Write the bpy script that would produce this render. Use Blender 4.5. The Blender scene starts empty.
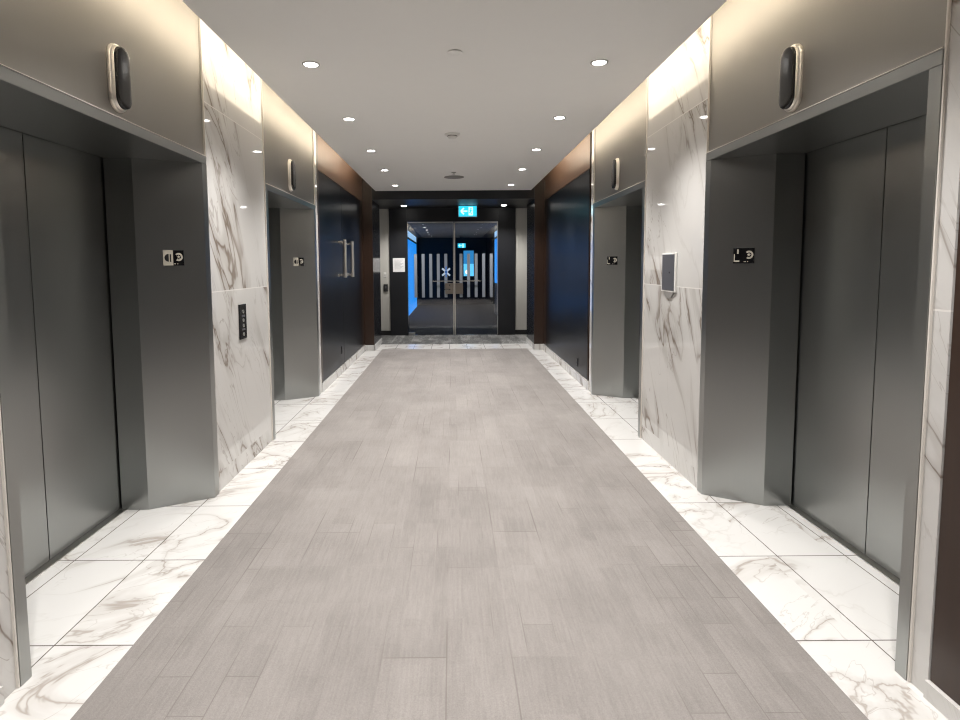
import bpy, bmesh, math, random
from mathutils import Vector, Matrix
random.seed(7)
S = bpy.context.scene
COL = S.collection
PI = math.pi

# ------------------------------------------------------------------ layout (metres, camera foot at the origin, +Y down the lobby)
XL, XR = -1.574, 1.638            # marble wall faces
KL, KR = -1.281, 1.362            # carpet edges
CL, CR = -1.342, 1.404            # edges of the floating ceiling
ZC = 2.836                        # ceiling underside
ZT = 3.16                         # top of the light coves
PA, PB = 1.866, 3.578             # first elevator portal along Y
STEP = 2.818                      # distance to the second portal
YE = 9.83                         # lobby end (front of the piers)
YG = 12.0                         # glass doors
YB = -1.6                         # back end
Y1 = 21.8                         # far wall of the room beyond the glass


def wx(side, o):
    """world x of a point `o` metres behind (+) or in front (-) of a side wall's face"""
    return XL - o if side == 'L' else XR + o


# ------------------------------------------------------------------ materials
def mat(name):
    m = bpy.data.materials.new(name)
    m.use_nodes = True
    nt = m.node_tree
    return m, nt, nt.nodes['Principled BSDF']


def N(nt, t, **kw):
    n = nt.nodes.new(t)
    for k, v in kw.items():
        setattr(n, k, v)
    return n


def math_(nt, op, a, b=None, c=None, clamp=False):
    n = N(nt, 'ShaderNodeMath', operation=op, use_clamp=clamp)
    for i, v in enumerate((a, b, c)):
        if v is None:
            continue
        if isinstance(v, (int, float)):
            n.inputs[i].default_value = v
        else:
            nt.links.new(v, n.inputs[i])
    return n.outputs[0]


def mixc(nt, fac, a, b, blend='MIX'):
    n = N(nt, 'ShaderNodeMix', data_type='RGBA', blend_type=blend)
    for sock, v in ((n.inputs[0], fac), (n.inputs[6], a), (n.inputs[7], b)):
        if isinstance(v, (int, float)):
            sock.default_value = v
        elif isinstance(v, tuple):
            sock.default_value = (*v, 1)
        else:
            nt.links.new(v, sock)
    return n.outputs[2]


def coords(nt):
    tc = N(nt, 'ShaderNodeNewGeometry')
    sp = N(nt, 'ShaderNodeSeparateXYZ')
    nt.links.new(tc.outputs['Position'], sp.inputs[0])
    return tc.outputs['Position'], sp.outputs[0], sp.outputs[1], sp.outputs[2]


def comb(nt, x, y, z):
    n = N(nt, 'ShaderNodeCombineXYZ')
    for i, v in enumerate((x, y, z)):
        if isinstance(v, (int, float)):
            n.inputs[i].default_value = v
        else:
            nt.links.new(v, n.inputs[i])
    return n.outputs[0]


def noise(nt, vec, scale, detail=4, rough=.55, dist=0.0):
    n = N(nt, 'ShaderNodeTexNoise')
    n.inputs['Scale'].default_value = scale
    n.inputs['Detail'].default_value = detail
    n.inputs['Roughness'].default_value = rough
    n.inputs['Distortion'].default_value = dist
    nt.links.new(vec, n.inputs['Vector'])
    return n.outputs[0]


def smooth(nt, v, a, b, lo=0.0, hi=1.0):
    n = N(nt, 'ShaderNodeMapRange', interpolation_type='SMOOTHSTEP')
    nt.links.new(v, n.inputs[0])
    for i, x in enumerate((a, b, lo, hi)):
        n.inputs[i + 1].default_value = x
    return n.outputs[0]


def line_mask(nt, v, pos, half):
    """1 within `half` of v == pos"""
    return math_(nt, 'LESS_THAN', math_(nt, 'ABSOLUTE', math_(nt, 'SUBTRACT', v, pos)), half)


def plain(name, col, rough=.5, metal=0.0, spec=.5, bump=None, var=0.0):
    m, nt, b = mat(name)
    b.inputs['Roughness'].default_value = rough
    b.inputs['Metallic'].default_value = metal
    b.inputs['Specular IOR Level'].default_value = spec
    pos, x, y, z = coords(nt)
    v = noise(nt, pos, 9, 3)
    lo = tuple(c * (1 - var) for c in col)
    hi = tuple(min(1, c * (1 + var)) for c in col)
    nt.links.new(mixc(nt, v, lo, hi), b.inputs['Base Color'])
    return m


def emit(name, col, strength):
    m, nt, b = mat(name)
    b.inputs['Base Color'].default_value = (*[min(1, c * .6) for c in col], 1)
    b.inputs['Emission Color'].default_value = (*col, 1)
    b.inputs['Emission Strength'].default_value = strength
    return m


def veins(nt, u, w, seed, su=.45, sw=1.5):
    """marble vein strength: u runs along the veins, w across them"""
    v1 = comb(nt, math_(nt, 'MULTIPLY', u, su), math_(nt, 'MULTIPLY', w, sw), seed)
    n1 = noise(nt, v1, 1.5, 5, .48, .9)
    d1 = math_(nt, 'ABSOLUTE', math_(nt, 'SUBTRACT', n1, .5))
    r1 = smooth(nt, d1, 0, .014, 1, 0)
    halo = smooth(nt, d1, 0, .075, 1, 0)
    v2 = comb(nt, math_(nt, 'MULTIPLY', u, su * 1.2), math_(nt, 'MULTIPLY', w, sw * 1.9), math_(nt, 'ADD', seed, 7.3))
    n2 = noise(nt, v2, 1.9, 4, .5, 1.0)
    r2 = smooth(nt, math_(nt, 'ABSOLUTE', math_(nt, 'SUBTRACT', n2, .5)), 0, .011, 1, 0)
    v3 = comb(nt, math_(nt, 'MULTIPLY', u, .7), math_(nt, 'MULTIPLY', w, 1.0), math_(nt, 'ADD', seed, 3.1))
    msk = smooth(nt, noise(nt, v3, 1.5, 2), .40, .58)
    a = math_(nt, 'MULTIPLY', r1, math_(nt, 'MULTIPLY_ADD', msk, .55, .10))
    c = math_(nt, 'MULTIPLY', r2, math_(nt, 'MULTIPLY', msk, .45))
    h = math_(nt, 'MULTIPLY', halo, math_(nt, 'MULTIPLY', msk, .34))
    return math_(nt, 'ADD', math_(nt, 'MAXIMUM', a, c), h, clamp=True)


def wall_marble(name, sgn, seed, joints=True):
    m, nt, b = mat(name)
    pos, x, y, z = coords(nt)
    ang = math.radians(63)
    yy = math_(nt, 'MULTIPLY', y, sgn)
    u = math_(nt, 'SUBTRACT', math_(nt, 'MULTIPLY', yy, math.cos(ang)), math_(nt, 'MULTIPLY', z, math.sin(ang)))
    w = math_(nt, 'ADD', math_(nt, 'MULTIPLY', yy, math.sin(ang)), math_(nt, 'MULTIPLY', z, math.cos(ang)))
    slab = math_(nt, 'FLOOR', math_(nt, 'DIVIDE', math_(nt, 'SUBTRACT', z, .125), 1.2175))
    sd = math_(nt, 'MULTIPLY_ADD', slab, 5.37, seed)
    f = veins(nt, u, w, sd)
    cloud = noise(nt, comb(nt, u, w, sd), 1.4, 3)
    base = mixc(nt, cloud, (.59, .577, .56), (.65, .64, .627))
    c = mixc(nt, f, base, (.21, .17, .14))
    if joints:
        j = math_(nt, 'MAXIMUM', line_mask(nt, z, 1.3425, .0035), line_mask(nt, z, 2.56, .0035))
        c = mixc(nt, math_(nt, 'MULTIPLY', j, .8), c, (.80, .78, .75))
    nt.links.new(c, b.inputs['Base Color'])
    b.inputs['Roughness'].default_value = .035
    b.inputs['IOR'].default_value = 1.6
    return m


def floor_marble():
    m, nt, b = mat('floor_marble')
    pos, x, y, z = coords(nt)
    row = math_(nt, 'FLOOR', math_(nt, 'DIVIDE', math_(nt, 'SUBTRACT', y, 2.09), .642))
    colm = math_(nt, 'FLOOR', math_(nt, 'DIVIDE', math_(nt, 'ADD', x, 1.600), .357))
    sd = math_(nt, 'ADD', math_(nt, 'MULTIPLY', row, 3.71), math_(nt, 'MULTIPLY', colm, 6.13))
    ang = math.radians(35)
    u = math_(nt, 'ADD', math_(nt, 'MULTIPLY', x, math.cos(ang)), math_(nt, 'MULTIPLY', y, math.sin(ang)))
    w = math_(nt, 'SUBTRACT', math_(nt, 'MULTIPLY', y, math.cos(ang)), math_(nt, 'MULTIPLY', x, math.sin(ang)))
    f = math_(nt, 'MULTIPLY', veins(nt, u, w, sd, 1.0, 1.6), .74)
    cloud = noise(nt, comb(nt, u, w, sd), 2.0, 3)
    c = mixc(nt, f, mixc(nt, cloud, (.645, .637, .625), (.70, .697, .69)), (.30, .255, .22))
    fr = math_(nt, 'FRACT', math_(nt, 'DIVIDE', math_(nt, 'SUBTRACT', y, 2.09), .642))
    d = math_(nt, 'MULTIPLY', math_(nt, 'MINIMUM', fr, math_(nt, 'SUBTRACT', 1.0, fr)), .642)
    inlobby = math_(nt, 'LESS_THAN', y, 9.85)
    j = math_(nt, 'MULTIPLY', math_(nt, 'LESS_THAN', d, .0028), inlobby)
    for lx in (-1.600, -1.957, 1.668, 2.018):
        j = math_(nt, 'MAXIMUM', j, line_mask(nt, x, lx, .0026))
    # the cross band at the lobby end is laid in short tiles
    fx = math_(nt, 'FRACT', math_(nt, 'DIVIDE', math_(nt, 'ADD', x, .06), .33))
    jx = math_(nt, 'MULTIPLY', math_(nt, 'LESS_THAN', fx, .016), math_(nt, 'GREATER_THAN', y, 9.85))
    j = math_(nt, 'MAXIMUM', j, jx)
    c = mixc(nt, j, c, (.13, .11, .10))
    nt.links.new(c, b.inputs['Base Color'])
    b.inputs['Roughness'].default_value = .2
    return m


def carpet_mat(name, c1, c2, line, scale=1.0, contrast=1.0):
    m, nt, b = mat(name)
    pos, x, y, z = coords(nt)
    vec = comb(nt, math_(nt, 'ADD', y, 40.0), math_(nt, 'ADD', x, 40.03), 0.0)

    def bricks(w_, h_, off, mortar, shift):
        br = N(nt, 'ShaderNodeTexBrick')
        mp = N(nt, 'ShaderNodeMapping')
        mp.inputs['Location'].default_value = shift
        nt.links.new(vec, mp.inputs[0])
        nt.links.new(mp.outputs[0], br.inputs['Vector'])
        br.offset = off
        br.offset_frequency = 2
        br.inputs['Scale'].default_value = 1.0
        br.inputs['Brick Width'].default_value = w_ * scale
        br.inputs['Row Height'].default_value = h_ * scale
        br.inputs['Mortar Size'].default_value = mortar
        br.inputs['Mortar Smooth'].default_value = .4
        br.inputs['Color1'].default_value = (0, 0, 0, 1)
        br.inputs['Color2'].default_value = (1, 1, 1, 1)
        br.inputs['Mortar'].default_value = (.5, .5, .5, 1)
        return br.outputs['Color'], br.outputs['Fac']
    ca, fa = bricks(1.0, .25, .37, .0035, (0, 0, 0))
    cb, fb = bricks(.46, .125, .61, .0025, (.13, .06, 0))
    cc, fc = bricks(.27, .083, .43, .002, (.31, .02, 0))
    patch = smooth(nt, noise(nt, pos, .9, 2), .46, .60)
    patch2 = smooth(nt, noise(nt, pos, 1.3, 2), .48, .62)
    tone = math_(nt, 'ADD', math_(nt, 'MULTIPLY', ca, .34), math_(nt, 'ADD', math_(nt, 'MULTIPLY', cb, .26), math_(nt, 'MULTIPLY', cc, .16)))
    streak = noise(nt, comb(nt, math_(nt, 'MULTIPLY', x, 90.0), math_(nt, 'MULTIPLY', y, 6.0), 0.0), 1.0, 3)
    pile = noise(nt, pos, 240, 2, .7)
    cloud = noise(nt, pos, 1.6, 3)
    if contrast > 2:
        tone = math_(nt, 'SUBTRACT', tone, .24)
    t = math_(nt, 'ADD', math_(nt, 'MULTIPLY', tone, .55 * contrast),
              math_(nt, 'ADD', math_(nt, 'MULTIPLY', math_(nt, 'SUBTRACT', streak, .5), .55 * contrast),
                    math_(nt, 'ADD', math_(nt, 'MULTIPLY', math_(nt, 'SUBTRACT', pile, .5), .9),
                          math_(nt, 'MULTIPLY', math_(nt, 'SUBTRACT', cloud, .35), .9 if contrast < 2 else .3))), clamp=True)
    c = mixc(nt, t, c1, c2)
    # seams between the planks show only here and there
    lm = math_(nt, 'MAXIMUM', math_(nt, 'MULTIPLY', fa, patch), math_(nt, 'MULTIPLY', fb, math_(nt, 'MULTIPLY', patch2, .8)))
    c = mixc(nt, math_(nt, 'MULTIPLY', lm, .8), c, line)
    nt.links.new(c, b.inputs['Base Color'])
    b.inputs['Roughness'].default_value = .95
    b.inputs['Specular IOR Level'].default_value = .15
    b.inputs['Sheen Weight'].default_value = .15
    bp = N(nt, 'ShaderNodeBump')
    bp.inputs['Strength'].default_value = .25
    bp.inputs['Distance'].default_value = .004
    nt.links.new(pile, bp.inputs['Height'])
    nt.links.new(bp.outputs[0], b.inputs['Normal'])
    return m


def steel(name, col, rough, brush=.012):
    m, nt, b = mat(name)
    pos, x, y, z = coords(nt)
    st = noise(nt, comb(nt, math_(nt, 'MULTIPLY', x, 160.0), math_(nt, 'MULTIPLY', y, 160.0), math_(nt, 'MULTIPLY', z, 1.5)), 1.0, 3)
    b.inputs['Metallic'].default_value = 1
    nt.links.new(mixc(nt, st, tuple(c * (1 - brush) for c in col), tuple(c * (1 + brush) for c in col)), b.inputs['Base Color'])
    b.inputs['Roughness'].default_value = rough
    return m


def wood(name, c1, c2, rough, spec=.5):
    m, nt, b = mat(name)
    pos, x, y, z = coords(nt)
    g = noise(nt, comb(nt, math_(nt, 'MULTIPLY', x, 40.0), math_(nt, 'MULTIPLY', y, 40.0), math_(nt, 'MULTIPLY', z, 1.6)), 1.0, 4)
    nt.links.new(mixc(nt, g, c1, c2), b.inputs['Base Color'])
    b.inputs['Specular IOR Level'].default_value = spec
    b.inputs['Roughness'].default_value = rough
    return m


M = {}
M['marble_l'] = wall_marble('polished_marble_left', 1, 5.4)
M['marble_r'] = wall_marble('polished_marble_right', -1, 17.9)
M['marble_f'] = floor_marble()
M['carpet'] = carpet_mat('plank_carpet', (.184, .169, .161), (.326, .303, .289), (.150, .134, .124))
M['carpet2'] = carpet_mat('grey_strip_carpet', (.07, .072, .072), (.40, .40, .39), (.06, .06, .06), .8, 2.6)
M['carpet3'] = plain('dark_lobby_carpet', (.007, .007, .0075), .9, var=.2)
M['ceiling'] = plain('ceiling_paint', (.92, .915, .895), .85, spec=.2, var=.01)
M['cove'] = plain('cove_paint', (.80, .78, .74), .8, var=.01)
M['steel'] = steel('dark_brushed_steel', (.385, .395, .388), .31)
M['steel_t'] = steel('bronze_brushed_steel', (.36, .345, .32), .50)
M['chrome'] = plain('polished_chrome', (.80, .78, .74), .14, 1.0)
M['satin'] = plain('satin_metal', (.62, .61, .59), .3, 1.0)
M['pale_edge'] = plain('pale_edge_colour', (.74, .70, .65), .5, 0)
M['rim'] = plain('lantern_rim', (.86, .82, .76), .3, .85)
M['black_gloss'] = plain('black_gloss', (.012, .012, .013), .12)
M['lens_black'] = plain('lantern_lens', (.014, .0135, .013), .22)
M['black'] = plain('black_matte', (.01, .01, .011), .6)
M['door_dark'] = plain('dark_veneer', (.0105, .012, .0155), .28, spec=.12, var=.05)
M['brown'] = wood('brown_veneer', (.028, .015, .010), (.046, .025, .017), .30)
M['frieze'] = wood('lit_brown_veneer', (.13, .075, .05), (.18, .108, .074), .35)  # paler copy of the brown veneer, cove wash put into the colour
M['pier_dark'] = plain('black_veneer', (.011, .012, .0155), .17, var=.05)
M['grey_panel'] = wood('grey_wall_panel', (.46, .45, .42), (.54, .53, .495), .5)
M['surround'] = plain('black_surround', (.0105, .0115, .015), .38, var=.05)
M['white'] = plain('white_plastic', (.78, .77, .75), .4)
M['paper'] = plain('white_paper', (.80, .80, .80), .7)
M['ink'] = plain('grey_ink', (.30, .30, .31), .7)
M['ivory'] = plain('ivory_enamel', (.66, .62, .53), .35)
M['grey_screen'] = plain('grey_screen', (.095, .095, .105), .35)
M['vinyl'] = plain('frosted_vinyl', (.26, .29, .34), .6)
M['logo_blue'] = plain('blue_vinyl', (.03, .22, .75), .5)
M['logo_white'] = plain('pale_vinyl', (.62, .74, .90), .5)
M['grille'] = plain('grey_grille', (.27, .26, .25), .7)
M['lens'] = emit('lamp_lens', (1.0, .97, .92), 9.0)
M['exit_face'] = emit('exit_sign_face', (.02, .43, .62), .85)
M['exit_mark'] = emit('exit_sign_mark', (.38, .90, 1.0), .95)
M['exit_case'] = plain('exit_sign_case', (.62, .75, .78), .4)
M['blue_panel'] = emit('blue_light_panel', (.016, .235, .74), .62)
M['blue_pale'] = emit('pale_blue_light', (.26, .46, .70), .6)
M['blue_screen'] = emit('blue_screen', (.03, .22, .50), .55)
M['blue_screen2'] = emit('bright_blue_screen', (.10, .45, .80), .8)
M['white_glow'] = emit('white_glow', (.8, .9, 1.0), .9)
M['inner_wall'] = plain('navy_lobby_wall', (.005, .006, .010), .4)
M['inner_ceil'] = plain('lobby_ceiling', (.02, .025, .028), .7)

gm, gnt, gb = mat('clear_glass')
gb.inputs['Base Color'].default_value = (.93, .96, .97, 1)
gb.inputs['Transmission Weight'].default_value = 1.0
gb.inputs['Roughness'].default_value = 0.0
gb.inputs['IOR'].default_value = 1.65
M['glass'] = gm


# ------------------------------------------------------------------ mesh helpers
class MB:
    def __init__(self):
        self.bm = bmesh.new()

    def box(self, x0, x1, y0, y1, z0, z1, bev=0.0):
        x0, x1 = min(x0, x1), max(x0, x1)
        y0, y1 = min(y0, y1), max(y0, y1)
        mtx = Matrix.Translation(((x0 + x1) / 2, (y0 + y1) / 2, (z0 + z1) / 2)) @ Matrix.Diagonal((x1 - x0, y1 - y0, z1 - z0, 1))
        r = bmesh.ops.create_cube(self.bm, size=1.0, matrix=mtx)
        if bev:
            es = {e for v in r['verts'] for e in v.link_edges}
            bmesh.ops.bevel(self.bm, geom=list(es), offset=bev, segments=2, affect='EDGES', profile=.5)
        return self

    def prism(self, pts, z0, z1):
        """plan polygon (x, y) raised from z0 to z1"""
        a = [self.bm.verts.new((p[0], p[1], z0)) for p in pts]
        b = [self.bm.verts.new((p[0], p[1], z1)) for p in pts]
        n = len(pts)
        self.bm.faces.new(a)
        self.bm.faces.new(b)
        for i in range(n):
            self.bm.faces.new((a[i], a[(i + 1) % n], b[(i + 1) % n], b[i]))
        return self

    def loft(self, rings, cap0=True, cap1=True):
        """closed rings of equal length joined into a skin"""
        vs = [[self.bm.verts.new(p) for p in r] for r in rings]
        n = len(rings[0])
        for r0, r1 in zip(vs, vs[1:]):
            for i in range(n):
                self.bm.faces.new((r0[i], r0[(i + 1) % n], r1[(i + 1) % n], r1[i]))
        if cap0:
            self.bm.faces.new(vs[0])
        if cap1:
            self.bm.faces.new(vs[-1])
        return self

    def lathe(self, prof, seg=32, cap0=True, cap1=True):
        """profile of (radius, z) round the local Z axis"""
        rings = [[(r * math.cos(2 * PI * k / seg), r * math.sin(2 * PI * k / seg), z) for k in range(seg)] for r, z in prof]
        return self.loft(rings, cap0, cap1)

    def tube(self, p, q, r, seg=16):
        p, q = Vector(p), Vector(q)
        d = (q - p).normalized()
        a = d.orthogonal().normalized()
        b = d.cross(a)
        rings = [[tuple(c + a * r * math.cos(2 * PI * k / seg) + b * r * math.sin(2 * PI * k / seg)) for k in range(seg)] for c in (p, q)]
        return self.loft(rings)

    def build(self, name, m, parent=None, smooth_=False, loc=None):
        bmesh.ops.recalc_face_normals(self.bm, faces=self.bm.faces)
        me = bpy.data.meshes.new(name)
        self.bm.to_mesh(me)
        self.bm.free()
        me.materials.append(m)
        if smooth_:
            for p in me.polygons:
                p.use_smooth = True
            try:
                me.set_sharp_from_angle(angle=math.radians(35))
            except Exception:
                pass
        o = bpy.data.objects.new(name, me)
        COL.objects.link(o)
        if parent:
            o.parent = parent
        if loc:
            o.location = loc
        return o


def thing(name, label, cat, loc=(0, 0, 0), rot=(0, 0, 0), group=None):
    o = bpy.data.objects.new(name, None)
    o.empty_display_size = .1
    COL.objects.link(o)
    o.location = loc
    o.rotation_euler = rot
    tag(o, label, cat, group)
    return o


def tag(o, label, cat, group=None):
    o['label'] = label
    o['category'] = cat
    if group:
        o['group'] = group
    return o


def struct(o, label=None, cat=None):
    o['kind'] = 'structure'
    if label:
        o['label'] = label
    if cat:
        o['category'] = cat
    return o


def box(name, m, x0, x1, y0, y1, z0, z1, parent=None, bev=0.0):
    return MB().box(x0, x1, y0, y1, z0, z1, bev).build(name, m, parent)


# ------------------------------------------------------------------ floor
struct(box('floor', M['marble_f'], -2.20, 2.24, YB - .1, 10.60, -.12, 0), 'white veined marble tile floor beside the carpet', 'floor')
struct(box('floor_carpet', M['carpet'], KL, KR, YB - .05, 9.93, 0.0005, .006, bev=.002), 'long taupe plank carpet running down the elevator lobby', 'carpet')
struct(box('floor_vestibule', M['carpet2'], -1.85, 1.90, 10.60, 12.10, -.12, 0.001), 'grey streaked carpet tiles in front of the glass doors', 'floor')
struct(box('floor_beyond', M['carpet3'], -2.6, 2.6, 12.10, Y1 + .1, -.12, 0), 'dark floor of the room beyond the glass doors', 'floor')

# ------------------------------------------------------------------ ceiling with light coves on both sides
cb = MB()
cb.box(CL, CR, YB, YE, ZC, ZC + .028)
cb.box(CL + .26, CR - .26, YB, YE, ZC + .028, ZT)
struct(cb.build('ceiling', M['ceiling']), 'flat grey white lobby ceiling floating between two lit coves', 'ceiling')
cv = MB()
cv.box(XL - .1, CL + .26, YB, YE, ZT, ZT + .06)
cv.box(CR - .26, XR + .1, YB, YE, ZT, ZT + .06)
struct(cv.build('ceiling_cove', M['cove']), 'top of the light coves above the marble walls', 'ceiling')

# ------------------------------------------------------------------ side walls
for sd, s in (('left', 'L'), ('right', 'R')):
    mm = M['marble_l'] if s == 'L' else M['marble_r']
    for nm, y0, y1, lab in (('', PB, PA + STEP, f'tall polished veined marble wall slab between the two {sd} elevators'),
                            ('', PB + STEP - .0, 6.525, f'narrow white marble strip after the far {sd} elevator'),
                            ('', 1.80, PA, f'narrow white marble strip before the near {sd} elevator')):
        struct(box(f'wall_{sd}', mm, wx(s, 0), wx(s, .16), y0, y1, 0, ZT), lab, 'wall')
    for y0, y1, far in ((6.525, YE, True), (YB, 1.80, False)):
        w = 'far' if far else 'near'
        struct(box(f'wall_{sd}', M['black'], wx(s, .09), wx(s, .16), y0, y1, 0, ZT), f'black wall behind the {w} dark panelling on the {sd}', 'wall')
        struct(box(f'baseboard_{sd}', mm, wx(s, -.012), wx(s, .09), y0 + (0.0 if far else 0), y1, 0, .105 if far else .063), f'low white marble baseboard under the {w} dark panel on the {sd}', 'baseboard')
        if far:
            struct(box(f'trim_{sd}', M['brown'], wx(s, .0), wx(s, .09), 6.535 if s == 'L' else 6.60, 6.615, .107, ZT), f'thin brown edge strip beside the far {sd} dark panel', 'trim')
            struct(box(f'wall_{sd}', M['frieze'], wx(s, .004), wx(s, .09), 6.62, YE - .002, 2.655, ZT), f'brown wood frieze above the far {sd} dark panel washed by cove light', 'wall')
            struct(box(f'trim_{sd}', M['brown'], wx(s, .006), wx(s, .09), 9.60, YE - .002, .107, 2.652), f'brown wood strip between dark panel and pier on the {sd}', 'trim')
        else:
            struct(box(f'wall_{sd}', M['brown'], wx(s, .004), wx(s, .09), YB, 1.795, .065, ZT), f'dark brown wood panelling nearest the camera on the {sd}', 'wall')

# ------------------------------------------------------------------ dark double door (left) and dark panel (right)
def pull_handle(parent, y, z0, z1):
    h = MB()
    xw, xp = XL + .0, XL + .085
    h.tube((xp, y, z0), (xp, y, z1), .023)
    hd = h.build('pull_handle', M['rim'], parent, True)
    for z in (z0 + .035, z1 - .035):
        MB().tube((XL - .004, y, z), (xp, y, z), .015).build('standoff', M['chrome'], hd, True)
        MB().lathe([(.024, 0), (.024, .008), (.018, .012)], 20).build('rose', M['chrome'], hd, True).matrix_local = \
            Matrix.Translation((XL - .005, y, z)) @ Matrix.Rotation(PI / 2, 4, 'Y')


mb = MB()
mb.box(wx('L', .005), wx('L', .055), 6.625, 7.955, .108, 2.645, .002)
d1 = struct(mb.build('door_1', M['door_dark']), 'near leaf of the dark veneered double door on the left wall', 'door')
pull_handle(d1, 7.70, 1.355, 1.885)
mb = MB()
mb.box(wx('L', .005), wx('L', .055), 7.961, 9.595, .108, 2.645, .002)
d2 = struct(mb.build('door_2', M['door_dark']), 'far leaf of the dark veneered double door on the left wall', 'door')
pull_handle(d2, 8.28, 1.355, 1.885)
mb = MB()
mb.box(wx('R', .005), wx('R', .055), 6.655, 9.595, .108, 2.645, .002)
d3 = struct(mb.build('door_3', M['door_dark']), 'wide dark veneered flush panel door on the right wall', 'door')

for s, y, z, lab in (('L', 7.77, .325, 'small black power outlet low on the left dark double door'),
                     ('R', 7.16, .235, 'small black power outlet low on the right dark panel')):
    o = thing('power_outlet', lab, 'outlet', (wx(s, .0045), y, z), (0, 0, PI / 2 if s == 'L' else -PI / 2))
    MB().box(-.030, .030, -.006, 0, -.055, .055, .002).build('cover_plate', M['black'], o)
    cpl = [c for c in o.children][0]
    for dz in (-.024, .024):
        MB().box(-.013, .013, -.009, -.006, dz - .012, dz + .012, .001).build('socket', M['black_gloss'], cpl)

# ------------------------------------------------------------------ elevators
SPL = {'L': (.326, .493), 'R': (.294, .466)}
LW = {'L': 'left', 'R': 'right'}


def elevator(s, y0, near):
    sp, dp = SPL[s]
    ya, yb = y0, y0 + (PB - PA)
    fz = 2.156
    which = 'near' if near else 'far'
    e = thing('elevator', f'dark brushed steel elevator entrance, {which} one on the {LW[s]} wall', 'elevator', (wx(s, 0), (ya + yb) / 2, 0), group='elevators of the lobby')
    ox, oy = wx(s, 0), (ya + yb) / 2
    sx = -1 if s == 'L' else 1

    def P(o, y):
        return (sx * o, y - oy)
    # splayed jambs
    MB().prism([P(-.012, yb - .075), P(sp, yb - .252), P(dp, yb - .252), P(dp, yb - .008), P(-.012, yb - .008)], 0.001, fz).build('jamb', M['steel'], e)
    MB().prism([P(-.012, ya + .058), P(sp, ya + .252), P(dp, ya + .252), P(dp, ya + .008), P(-.012, ya + .008)], 0.001, fz).build('jamb', M['steel'], e)

    def B(o0, o1, y_0, y_1, z0, z1, bev=0.0):
        return MB().box(sx * o0, sx * o1, y_0 - oy, y_1 - oy, z0, z1, bev)
    B(-.013, dp, ya + .008, yb - .008, fz + .001, 2.208, .003).build('lintel', M['steel'], e)
    B(.002, dp, ya + .008, yb - .008, 2.212, ZT - .002).build('transom_panel', M['steel_t'], e)
    B(-.009, .04, yb - .007, yb - .0005, .001, ZT - .004).build('pale_edge_strip', M['pale_edge'], e)['label'] = 'thin pale edge strip'
    B(-.009, .04, ya + .0005, ya + .007, .001, ZT - .004).build('pale_edge_strip', M['pale_edge'], e)['label'] = 'thin pale edge strip'
    B(-.0165, .02, ya + .008, yb - .008, 2.2085, 2.2115).build('pale_edge_strip', M['pale_edge'], e)['label'] = 'thin pale edge strip'  # painted highlight: pale strip where the lintel edge catches cove light
    d = dp + .009
    seam = (ya + yb) / 2
    B(d, d + .035, ya + .235, seam - .003, .008, 2.19, .0015).build('door_panel', M['steel'], e)
    B(d, d + .035, seam + .003, yb - .235, .008, 2.19, .0015).build('door_panel', M['steel'], e)
    B(dp - .03, d + .04, ya + .253, yb - .253, 0.0005, .006).build('sill', M['satin'], e)
    B(d + .05, d + .07, ya, yb, 0.001, ZT).build('shaft_front', M['black'], e)
    return e


for s in 'LR':
    elevator(s, PA, True)
    elevator(s, PA + STEP, False)


# ------------------------------------------------------------------ hall lanterns: pill shaped, chrome rim with a black lens
def pill(w, h, y, n=14):
    """outline in local X/Z at depth y"""
    r, k = w / 2, h / 2 - w / 2
    pts = []
    for i in range(n + 1):
        a = PI * i / n
        pts.append((r * math.cos(a), y, k + r * math.sin(a)))
    for i in range(n + 1):
        a = PI + PI * i / n
        pts.append((r * math.cos(a), y, -k + r * math.sin(a)))
    return pts


def lantern(s, y, z, lab):
    o = thing('hall_lantern', lab, 'lantern', (wx(s, .0015), y, z), (0, 0, PI / 2 if s == 'L' else -PI / 2), 'hall lanterns over the elevators')
    W, H = .132, .312
    MB().loft([pill(W, H, 0), pill(W, H, -.010), pill(W - .006, H - .006, -.016), pill(W - .018, H - .018, -.018), pill(W - .020, H - .020, -.024),
               pill(W - .024, H - .024, -.028), pill(W - .028, H - .028, -.026)]).build('rim', M['rim'], o, True)
    MB().loft([pill(W - .029, H - .029, -.020), pill(W - .029, H - .029, -.038), pill(W - .033, H - .033, -.042), pill(W - .044, H - .044, -.044), pill(W - .085, H - .085, -.045)]).build('lens', M['lens_black'], o, True)


lantern('L', 2.665, 2.393, 'chrome rimmed black pill lantern above the near left elevator')
lantern('L', 5.450, 2.398, 'chrome rimmed black pill lantern above the far left elevator')
lantern('R', 2.700, 2.385, 'chrome rimmed black pill lantern above the near right elevator')
lantern('R', 5.510, 2.398, 'chrome rimmed black pill lantern above the far right elevator')


# ------------------------------------------------------------------ floor plates on the far jambs
def disc(mb, cx, cz, r, y0, y1, a0=0.0, a1=2 * PI, n=20, r_in=0.0):
    full = abs(a1 - a0 - 2 * PI) < 1e-6
    out = [(cx + r * math.cos(a0 + (a1 - a0) * i / n), cz + r * math.sin(a0 + (a1 - a0) * i / n)) for i in range(n if full else n + 1)]
    if r_in:
        inn = [(cx + r_in * math.cos(a0 + (a1 - a0) * i / n), cz + r_in * math.sin(a0 + (a1 - a0) * i / n)) for i in range(n if full else n + 1)]
        m = len(out)
        for i in range(m if full else m - 1):
            j = (i + 1) % m
            quad = [out[i], out[j], inn[j], inn[i]]
            mb.loft([[(p[0], y0, p[1]) for p in quad], [(p[0], y1, p[1]) for p in quad]])
    else:
        mb.loft([[(p[0], y0, p[1]) for p in out], [(p[0], y1, p[1]) for p in out]])
    return mb


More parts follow.
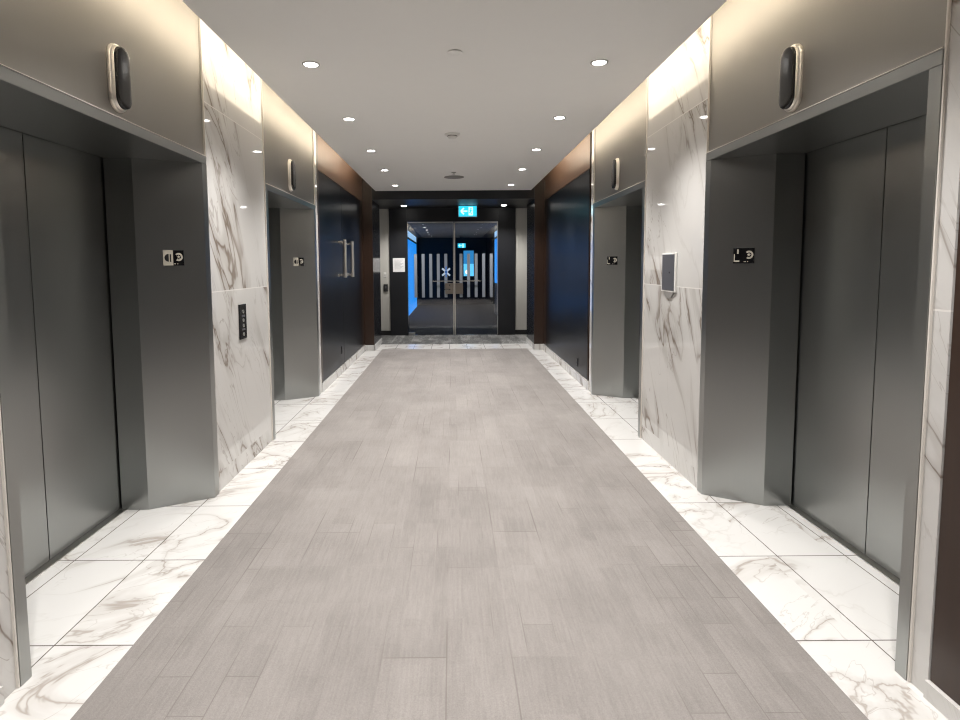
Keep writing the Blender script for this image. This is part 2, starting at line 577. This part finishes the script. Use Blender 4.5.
def floor_plate(s, yb, t, z, lab, style):
    sp, dp = SPL[s]
    o_out, y_out = -.012, yb - .075
    o, y = o_out + (sp - o_out) * t, y_out - .177 * t
    ang = math.atan2(.177, sp + .012)
    pl = thing('floor_plate', lab, 'sign', (wx(s, o), y, z), (0, 0, ang if s == 'L' else -ang), 'floor number plates on the elevator jambs')
    pl.scale = (.78, 1, .84)
    MB().box(-.074, .074, -.004, -.0005, -.056, .056, .001).build('plate', M['black_gloss'], pl)
    pt = [c for c in pl.children][0]
    if style == 'ivory':
        MB().box(-.074, -.003, -.0055, -.004, -.056, .056).build('ivory_half', M['ivory'], pl)['label'] = 'ivory left half'
        g = disc(MB(), -.036, .000, .028, -.0068, -.0055, PI / 2, 3 * PI / 2)
        g.box(-.036, -.034, -.0068, -.0055, -.028, .028)
        g.box(-.026, -.017, -.0068, -.0055, -.030, .026)
        g.build('numeral', M['black'], pt)
    else:
        g = MB()
        g.box(-.048, -.036, -.0055, -.004, .014, .046)
        g.box(-.070, -.063, -.0055, -.004, -.045, .012)
        g.box(-.064, -.030, -.0055, -.004, -.046, -.034)
        g.build('numeral', M['ivory'], pt)
    disc(MB(), .036, .006, .030, -.0055, -.004, -2.2, 2.4, 22, .017).build('ring', M['ivory'], pt)
    st = MB()
    for k in range(5):
        a = PI / 2 + k * 2 * PI / 5
        st.tube((.036, -.005, .006), (.036 + .012 * math.cos(a), -.005, .006 + .012 * math.sin(a)), .0025, 6)
    st.build('star', M['ivory'], pt)
    st = MB()
    for cx in (.004, .012, .028):
        disc(st, cx, -.044, .0035, -.0055, -.004, n=8)
    st.build('braille', M['ivory'], pt)


floor_plate('L', PB, .475, 1.565, 'small square floor plate, ivory and black, on the near left elevator jamb', 'ivory')
floor_plate('L', PB + STEP, .50, 1.565, 'small square floor plate on the far left elevator jamb', 'ivory')
floor_plate('R', PB, .565, 1.555, 'small black floor plate with pale marks on the near right elevator jamb', 'dark')
floor_plate('R', PB + STEP, .59, 1.555, 'small black floor plate with pale marks on the far right elevator jamb', 'dark')

# ------------------------------------------------------------------ call panel (left marble) and screen unit (right marble)
cp = thing('mounted_call_panel', 'narrow black elevator call panel with small buttons on the left marble', 'call panel', (XL, 4.10, 1.10), (0, 0, PI / 2))
MB().box(-.066, .066, -.010, -.0005, -.130, .130, .002).build('face_plate', M['black_gloss'], cp)
fp = [c for c in cp.children][0]
for z in (.075, .010, -.030, -.095):
    MB().lathe([(.013, 0), (.013, .004), (.009, .006)], 20).build('button', M['satin'], fp, True).matrix_local = \
        Matrix.Translation((0, -.010, z)) @ Matrix.Rotation(PI / 2, 4, 'X')
MB().box(-.030, .030, -.0115, -.010, .034, .050).build('legend', M['grey_screen'], fp)
MB().box(-.030, .030, -.0115, -.010, -.066, -.052).build('legend', M['grey_screen'], fp)

sc_ = thing('wall_screen', 'grey screen in a white frame mounted on the right marble wall', 'screen', (XR, 4.135, 1.445), (0, 0, -PI / 2))
MB().box(-.128, .128, -.016, -.0005, -.145, .145, .003).build('frame', M['white'], sc_)
MB().box(-.114, .114, -.0185, -.0155, -.134, .134, .001).build('display', M['grey_screen'], sc_)
MB().lathe([(.006, 0), (.006, .002)], 14).build('sensor', M['black_gloss'], sc_).matrix_local = Matrix.Translation((.030, -.0185, 0.0)) @ Matrix.Rotation(PI / 2, 4, 'X')
MB().loft([[(-.095, -.0005, -.146), (.095, -.0005, -.146), (.095, -.015, -.146), (-.095, -.015, -.146)],
           [(-.045, -.0005, -.190), (.045, -.0005, -.190), (.045, -.010, -.190), (-.045, -.010, -.190)]]).build('shadow_wedge', M['grille'], sc_)  # grey wedge modelled in the shape of the shadow below the frame

# ------------------------------------------------------------------ ceiling fixtures
ORD = ['first', 'second', 'third', 'fourth', 'fifth']


def downlight(x, y, z, lab, group, power, r=.046, beam=110, drop=.001):
    d = thing('recessed_downlight', lab, 'ceiling light', (x, y, z), group=group)
    MB().lathe([(r + .012, 0), (r + .012, -.004), (r + .004, -.006), (r, -.004), (r - .004, 0.0)], 32, True, True).build('trim_ring', M['satin'], d, True)
    MB().lathe([(r - .002, -.0055), (r - .006, -.0055 - drop * .8), (r - .012, -.0055 - drop)], 32).build('lens', M['lens'], d)
    l = bpy.data.lights.new('downlight_lamp', 'SPOT')
    l.energy = power
    l.color = (1.0, .965, .925)
    l.spot_size = math.radians(beam)
    l.spot_blend = .85
    l.shadow_soft_size = .045
    lo = bpy.data.objects.new('downlight_lamp', l)
    COL.objects.link(lo)
    lo.parent = d
    lo.location = (0, 0, -.03 - drop)
    return d


PW = 68
ys = [3.735, 5.08, 6.44, 7.72, 9.16]
for i, y in enumerate(ys):
    downlight(-.920, y, ZC, f'{ORD[i]} round downlight from the front in the left ceiling row', 'downlights in the lobby ceiling', PW)
    downlight(.980, y, ZC, f'{ORD[i]} round downlight from the front in the right ceiling row', 'downlights in the lobby ceiling', PW)
for i, y in enumerate((2.39, 1.04, -.31)):  # unseen fixtures continuing both rows, added because the lobby needs their light
    w = ('just before the picture', 'straight above the camera', 'behind the camera')[i]
    downlight(-.920, y, ZC, f'unseen round downlight added to the left ceiling row {w}', 'downlights in the lobby ceiling', PW)
    downlight(.980, y, ZC, f'unseen round downlight added to the right ceiling row {w}', 'downlights in the lobby ceiling', PW)

sp = thing('flush_mounted_sprinkler', 'flat white sprinkler cover, nearest fitting in the middle of the ceiling', 'sprinkler', (.028, 3.55, ZC))
MB().lathe([(.038, 0), (.038, -.005)], 28).build('recess', M['black'], sp)
MB().lathe([(.050, -.005), (.050, -.007), (.046, -.0085)], 28).build('cover_disc', M['ceiling'], sp, True)

sm = thing('smoke_detector', 'round white smoke detector in the middle of the ceiling', 'smoke detector', (.012, 5.68, ZC))
MB().lathe([(.078, 0), (.078, -.010), (.070, -.016)], 32).build('base', M['white'], sm, True)
MB().lathe([(.048, -.016), (.046, -.034), (.036, -.044), (.012, -.047)], 32).build('sensing_chamber', M['white'], sm, True)
MB().lathe([(.050, -.020), (.050, -.024)], 32).build('vent_ring', M['black'], sm)

sp2 = thing('ceiling_sprinkler', 'tiny sprinkler head just in front of the round ceiling speaker', 'sprinkler', (.035, 7.96, ZC))
MB().lathe([(.035, 0), (.033, -.006), (.012, -.008)], 24).build('escutcheon', M['satin'], sp2, True)
MB().lathe([(.010, -.008), (.010, -.026)], 16).build('body', M['satin'], sp2)
MB().lathe([(.020, -.026), (.020, -.029)], 20).build('deflector', M['satin'], sp2)

sk = thing('ceiling_speaker', 'flush grey round ceiling speaker grille near the dark header', 'speaker', (.040, 8.36, ZC))
MB().lathe([(.150, 0), (.150, -.005), (.140, -.007)], 40).build('rim', M['grille'], sk, True)
MB().lathe([(.139, -.006), (.08, -.009), (.02, -.010)], 40).build('grille', M['grille'], sk, True)


# cove lamps: one LED strip tucked behind each edge of the ceiling
def cove(s, y0, y1, power):
    x = CL + .03 if s == 'L' else CR - .03
    l = bpy.data.lights.new('cove_lamp', 'AREA')
    l.shape = 'RECTANGLE'
    l.size = .03
    l.size_y = y1 - y0
    l.energy = power
    l.color = (1.0, .89, .74)
    o = bpy.data.objects.new('cove_lamp', l)
    COL.objects.link(o)
    o.location = (x, (y0 + y1) / 2, ZC + .05)
    d = Vector((1 if s == 'L' else -1, 0, .55)).normalized()
    zax = -d
    yax = Vector((0, 1, 0))
    xax = yax.cross(zax).normalized()
    o.matrix_world = Matrix.Translation(o.location) @ Matrix((xax, yax, zax)).transposed().to_4x4()


COVE = 2.2
for s in 'LR':
    cove(s, YB + .1, 8.75, COVE * 10.3)

# ------------------------------------------------------------------ lobby end: piers, header, vestibule
PLX, PRX = -1.405, 1.470
PY = 10.82
for sd, x0, x1, s in (('left', XL - .12, PLX, 'L'), ('right', PRX, XR + .12, 'R')):
    mb = MB().box(x0, x1, YE + .012, PY, .0, ZT)
    struct(mb.build(f'wall_{sd}', M['pier_dark']), f'black pier framing the vestibule opening on the {sd}', 'wall')
    struct(box(f'trim_{sd}', M['brown'], x0, x1, YE, YE + .011, .1, ZT), f'brown wood face of the end pier on the {sd}', 'trim')
    e = .012
    b0 = MB()
    if s == 'L':
        b0.box(XL - .0, PLX + e, YE - e, YE - .0005, 0.0005, .10)
        b0.box(PLX + .0005, PLX + e, YE - e, PY, 0.0005, .10)
    else:
        b0.box(PRX - e, XR, YE - e, YE - .0005, 0.0005, .10)
        b0.box(PRX - e, PRX - .0005, YE - e, PY, 0.0005, .10)
    struct(b0.build(f'baseboard_{sd}', M['marble_f']), f'white marble baseboard round the end pier on the {sd}', 'baseboard')
ZH = 2.688
struct(box('wall_header', M['surround'], PLX + .001, PRX - .001, YE + .002, PY, ZH, ZT), 'black header across the lobby end above the vestibule opening', 'wall')
ZV = 2.75
VL, VR = -1.85, 1.90
struct(box('ceiling_vestibule', M['surround'], VL, VR, PY, YG + .1, ZV, ZV + .1), 'dark vestibule ceiling before the glass doors', 'ceiling')
struct(box('wall_left', M['grey_panel'], VL - .08, VL, PY - .02, YG + .1, 0, ZV), 'grey side wall of the vestibule on the left', 'wall')
struct(box('wall_right', M['grey_panel'], VR, VR + .08, PY - .02, YG + .1, 0, ZV), 'grey side wall of the vestibule on the right', 'wall')
FL, GL, GR, FR = -1.350, -.965, 1.003, 1.378
GT = 2.466
struct(box('wall_end', M['grey_panel'], VL, FL, YG + .02, YG + .10, .105, ZV), 'grey wall panel left of the black door surround', 'wall')
struct(box('wall_end', M['grey_panel'], FR, VR, YG + .02, YG + .10, .105, ZV), 'grey wall panel right of the black door surround', 'wall')
struct(box('baseboard_end', M['black'], VL, FL - .001, YG + .010, YG + .10, 0.002, .104), 'black baseboard under the left grey wall panel', 'baseboard')
struct(box('baseboard_end', M['black'], FR + .001, VR, YG + .010, YG + .10, 0.002, .104), 'black baseboard under the right grey wall panel', 'baseboard')
struct(box('trim_surround', M['surround'], FL, GL, YG - .03, YG + .12, 0.002, ZV), 'black door surround left of the glass doors', 'trim')
struct(box('trim_surround', M['surround'], GR, FR, YG - .03, YG + .12, 0.002, ZV), 'black door surround right of the glass doors', 'trim')
struct(box('trim_surround', M['surround'], GL + .001, GR - .001, YG - .03, YG + .12, GT + .004, ZV), 'black lintel over the glass doors', 'trim')

for x, w in ((-.965, 'left'), (1.06, 'right')):
    downlight(x, 11.25, ZV, f'small downlight in the dark vestibule ceiling on the {w}', 'downlights in the vestibule ceiling', 60, .055, 130, .026)

# glass double door
GX = .045                                   # meeting line
for k, (a, b_) in enumerate(((GL + .004, GX - .006), (GX + .006, GR - .004))):
    w = 'left' if k == 0 else 'right'
    dr = struct(thing(f'door_{4 + k}', f'{w} leaf of the glass double door with frosted stripes', 'door', ((a + b_) / 2, YG, 0)))
    ox = (a + b_) / 2
    box('glass_pane', M['glass'], a - ox, b_ - ox, 0, .010, .012, GT - .004, dr)
    rt = .028 if k else .020
    box('top_rail', M['satin'], a - ox, b_ - ox, -.008, .020, GT - rt, GT, dr)
    st_x0, st_x1 = (b_ - .012, b_) if k == 0 else (a, a + .022)
    box('meeting_stile', M['rim'], st_x0 - ox, st_x1 - ox, -.008, .020, .012, GT - rt - .001, dr)
    if k:
        box('edge_stile', M['satin'], b_ - .012 - ox, b_ - ox, -.006, .018, .012, GT - rt - .001, dr)
    n = 0
    for i in range(11):
        x = -.79 + .1645 * i
        if a + .02 < x < b_ - .03:
            if abs(x - GX) < .06:
                continue
            box('frosted_stripe', M['vinyl'], x - .032 - ox, x + .032 - ox, -.0016, -.0002, .83, 1.777, dr)
    # horizontal push bar
    hb = MB()
    xa, xb = (-.437, GX - .012) if k == 0 else (GX + .024, .632)
    hb.tube((xa - ox, -.055, 1.187), (xb - ox, -.055, 1.187), .012)
    bar = hb.build('push_bar', M['chrome'], dr, True)
    for xx in (xa + .05, xb - .05):
        MB().tube((xx - ox, -.055, 1.187), (xx - ox, -.0005, 1.187), .008).build('standoff', M['chrome'], bar, True)
    # lock box
    lk0, lk1 = (-.150, GX - .014) if k == 0 else (GX + .024, .238)
    lb = MB().box(lk0 - ox, lk1 - ox, -.022, -.009, .905, 1.140, .003).build('lock_case', plain('lock_metal', (.30, .27, .24), .35, 1.0), dr)
    if k == 0:
        MB().tube((-.05 - ox, -.050, 1.00), (-.05 - ox, -.022, 1.00), .012).build('lever_spindle', M['chrome'], lb, True)
        MB().box(-.165 - ox, -.035 - ox, -.062, -.046, .985, 1.015, .004).build('lever', M['chrome'], lb)
        disc(MB(), -.055 - ox, 1.095, .018, -.028, -.022).build('lock_cylinder', M['chrome'], lb)
        # star mark on the glass
        sm_ = MB()
        lx, lz, r = -.128 - ox, 1.382, .115
        for sg in (1, -1):
            ang = math.radians(43) * sg
            ca, sa = math.cos(ang), math.sin(ang)
            hw = .020
            q = [(-r, -hw), (r, -hw), (r, hw), (-r, hw)]
            pts = [(lx + p * ca - t * sa, lz + p * sa + t * ca) for p, t in q]
            sm_.loft([[(p[0], -.0032 - .0002 * sg, p[1]) for p in pts], [(p[0], -.0018, p[1]) for p in pts]])
        sm_.build('star_mark', M['logo_white'], dr)
        disc(MB(), lx, lz, .030, -.0050, -.0036, n=6).box(lx - .012, lx + .012, -.0050, -.0036, lz - .11, lz + .12).build('star_centre', M['logo_blue'], dr)
    else:
        pass
# patch hinge on the floor
box('floor_patch', M['satin'], GL + .01 - ((GL + .004 + GX - .006) / 2), GL + .15 - ((GL + .004 + GX - .006) / 2), -.012, .022, .014, .070, bpy.data.objects['door_4'])

# notice, light switch and card reader by the doors
nt_ = thing('paper_sign', 'white paper notice on the black surround left of the glass doors', 'notice', (-1.15, YG - .0305, 1.54))
MB().box(-.130, .130, -.003, 0, -.150, .150).build('sheet', M['paper'], nt_)
g = MB()
for i in range(9):
    g.box(-.095, .095 - .03 * (i % 3), -.0036, -.003, .105 - i * .024, .111 - i * .024)
g.build('printed_lines', M['ink'], nt_)
sw = thing('light_switch', 'small white light switch on the grey panel above the card reader', 'switch', (-1.462, YG + .0195, 1.33))
MB().box(-.030, .030, -.008, 0, -.052, .052, .002).build('plate', M['white'], sw)
MB().box(-.010, .010, -.013, -.008, -.022, .022, .001).build('rocker', M['satin'], sw)
cr = thing('mounted_card_reader', 'small black card reader on the grey panel left of the doors', 'card reader', (-1.448, YG + .0195, 1.045))
MB().box(-.046, .046, -.028, 0, -.080, .080, .006).build('case', M['black'], cr)
MB().box(-.020, .020, -.031, -.028, -.010, .045, .002).build('touch_pad', M['grey_screen'], cr)


# ------------------------------------------------------------------ exit signs: running figure and arrow pointing left
def exit_sign(x, y, z, w, h, top, lab):
    e = thing('exit_sign', lab, 'exit sign', (x, y, z), group='green exit signs')
    k = w / .385
    MB().box(-w / 2, w / 2, -.02, .02, -h / 2, h / 2, .004).build('case', M['exit_case'], e)
    MB().box(-w / 2 + .014 * k, w / 2 - .010 * k, -.0225, -.019, -h / 2 + .012 * k, h / 2 - .012 * k).build('face', M['exit_face'], e)
    a = MB()

    def strip(p, q, t):
        p, q = Vector((p[0] * k, p[1] * k)), Vector((q[0] * k, q[1] * k))
        d = (q - p).normalized()
        n = Vector((-d.y, d.x)) * t * k / 2
        pts = [p + n, q + n, q - n, p - n]
        a.loft([[(v.x, -.0225, v.y) for v in pts], [(v.x, -.0245, v.y) for v in pts]])
    strip((-.135, 0), (-.075, .062), .030)
    strip((-.135, 0), (-.075, -.062), .030)
    strip((-.130, 0), (-.005, 0), .030)
    a.build('arrow', M['exit_mark'], e)
    a = MB()
    a.box(.020 * k, .110 * k, -.0245, -.0225, -.085 * k, .085 * k)
    a.build('doorway', M['exit_mark'], e)
    a = MB()
    disc(a, .068 * k, .052 * k, .014 * k, -.0265, -.0245, n=12)
    strip2 = [((.066, .034), (.058, -.012), .024), ((.058, -.012), (.030, -.035), .014), ((.058, -.012), (.080, -.060), .014),
              ((.066, .028), (.036, .012), .011), ((.066, .028), (.094, .008), .011)]
    for p, q, t in strip2:
        p, q = Vector((p[0] * k, p[1] * k)), Vector((q[0] * k, q[1] * k))
        d = (q - p).normalized()
        n = Vector((-d.y, d.x)) * t * k / 2
        pts = [p + n, q + n, q - n, p - n]
        a.loft([[(v.x, -.0245, v.y) for v in pts], [(v.x, -.0265, v.y) for v in pts]])
    a.build('running_figure', M['exit_face'], e)
    MB().box(-.10 * k, .10 * k, -.012, .012, h / 2, top - z - .0005).build('mount', M['black'], e)


exit_sign(.325, 11.30, 2.618, .385, .232, ZV, 'glowing cyan exit sign with left arrow hung before the glass doors')
exit_sign(.36, 20.2, 2.26, .30, .17, 2.62, 'small cyan exit sign added beyond the glass doors for a reflected one')  # stands in for the reflection of an exit sign in the glass

# ------------------------------------------------------------------ the dark room beyond the glass
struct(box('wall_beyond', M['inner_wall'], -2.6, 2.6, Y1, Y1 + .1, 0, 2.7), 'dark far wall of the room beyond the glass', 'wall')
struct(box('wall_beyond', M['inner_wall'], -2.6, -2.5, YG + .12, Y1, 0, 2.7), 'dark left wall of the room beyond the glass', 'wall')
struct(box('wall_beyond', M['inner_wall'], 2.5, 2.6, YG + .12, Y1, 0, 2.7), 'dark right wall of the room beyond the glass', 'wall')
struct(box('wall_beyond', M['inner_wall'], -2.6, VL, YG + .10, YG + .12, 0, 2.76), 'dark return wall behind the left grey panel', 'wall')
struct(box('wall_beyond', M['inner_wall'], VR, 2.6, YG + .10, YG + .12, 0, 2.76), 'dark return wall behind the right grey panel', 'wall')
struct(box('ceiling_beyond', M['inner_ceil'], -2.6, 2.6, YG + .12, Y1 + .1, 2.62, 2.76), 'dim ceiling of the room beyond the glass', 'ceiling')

bp = thing('blue_wall_light', 'tall glowing blue wall panel beyond the left glass leaf', 'light panel', (-1.33, 18.4, 0), group='blue light panels')
MB().box(-.06, .0, -2.6, 2.4, .002, 2.34).build('panel', M['blue_panel'], bp)
MB().box(-.06, .012, -2.6, 2.4, 2.34, 2.40).build('rail', M['black'], bp)
MB().box(-.06, .0, -2.6, 2.4, 2.40, 2.60).build('top_light', M['blue_pale'], bp)
bp = thing('blue_wall_light', 'shorter glowing blue wall panel beyond the right glass leaf', 'light panel', (1.36, 16.6, .98), group='blue light panels')
MB().box(0, .06, -1.9, 1.0, 0, 1.36).build('panel', M['blue_panel'], bp)
MB().box(-.012, .06, -1.9, 1.0, 1.36, 1.42).build('rail', M['black'], bp)
MB().box(0, .06, -1.9, 1.0, 1.42, 1.60).build('top_light', M['blue_pale'], bp)
MB().box(.001, .06, -1.9, 1.0, -.978, -.001).build('plinth', M['inner_wall'], bp)
ds = thing('mounted_screen', 'blue lit display screen on the far wall beyond the doors', 'screen', (.66, Y1 - .0005, 1.10))
MB().box(-.22, .22, -.05, 0, 0, 1.05, .004).build('body', M['black'], ds)
MB().box(-.20, .20, -.053, -.049, .50, 1.02).build('upper_image', M['blue_screen'], ds)
MB().box(-.20, .20, -.053, -.049, .02, .50).build('lower_image', M['blue_screen2'], ds)
disc(MB(), -.05, .18, .09, -.055, -.053, n=18).build('white_figure', M['white_glow'], ds)

# ------------------------------------------------------------------ back end of the lobby behind the camera
struct(box('wall_back', M['pier_dark'], XL - .1, XR + .1, YB - .1, YB, 0, ZT), 'dark wall closing the lobby behind the camera', 'wall')

# ------------------------------------------------------------------ world, camera, view
w = bpy.data.worlds.new('World')
S.world = w
w.use_nodes = True
w.node_tree.nodes['Background'].inputs[0].default_value = (.01, .01, .012, 1)
w.node_tree.nodes['Background'].inputs[1].default_value = 1.0

cam = bpy.data.cameras.new('camera')
co = bpy.data.objects.new('camera', cam)
COL.objects.link(co)
S.camera = co
cam.sensor_fit = 'HORIZONTAL'
cam.sensor_width = 36
F = 550.0
cam.lens = F / 960 * 36
cam.shift_x = (480 - 452.234) / 960
cam.shift_y = -(360 - 308.386) / 960
cam.clip_start = .05
yaw, pitch, roll = 6e-5, .07595, -.00662
fw = Vector((math.sin(yaw) * math.cos(pitch), math.cos(yaw) * math.cos(pitch), -math.sin(pitch)))
rt = Vector((math.cos(yaw), -math.sin(yaw), 0))
up = rt.cross(fw)
R_ = rt * math.cos(roll) + up * math.sin(roll)
U_ = up * math.cos(roll) - rt * math.sin(roll)
co.matrix_world = Matrix.Translation((0, 0, 1.5)) @ Matrix((R_, U_, -fw)).transposed().to_4x4()

S.view_settings.view_transform = 'Standard'
S.view_settings.look = 'None'
S.view_settings.gamma = 1
S.view_settings.exposure = 1.09
S.view_settings.use_curve_mapping = False
S.cycles.use_denoising = True
S.cycles.filter_width = 1.15
S.cycles.max_bounces = 12
S.cycles.diffuse_bounces = 6
S.cycles.sample_clamp_indirect = 6.0
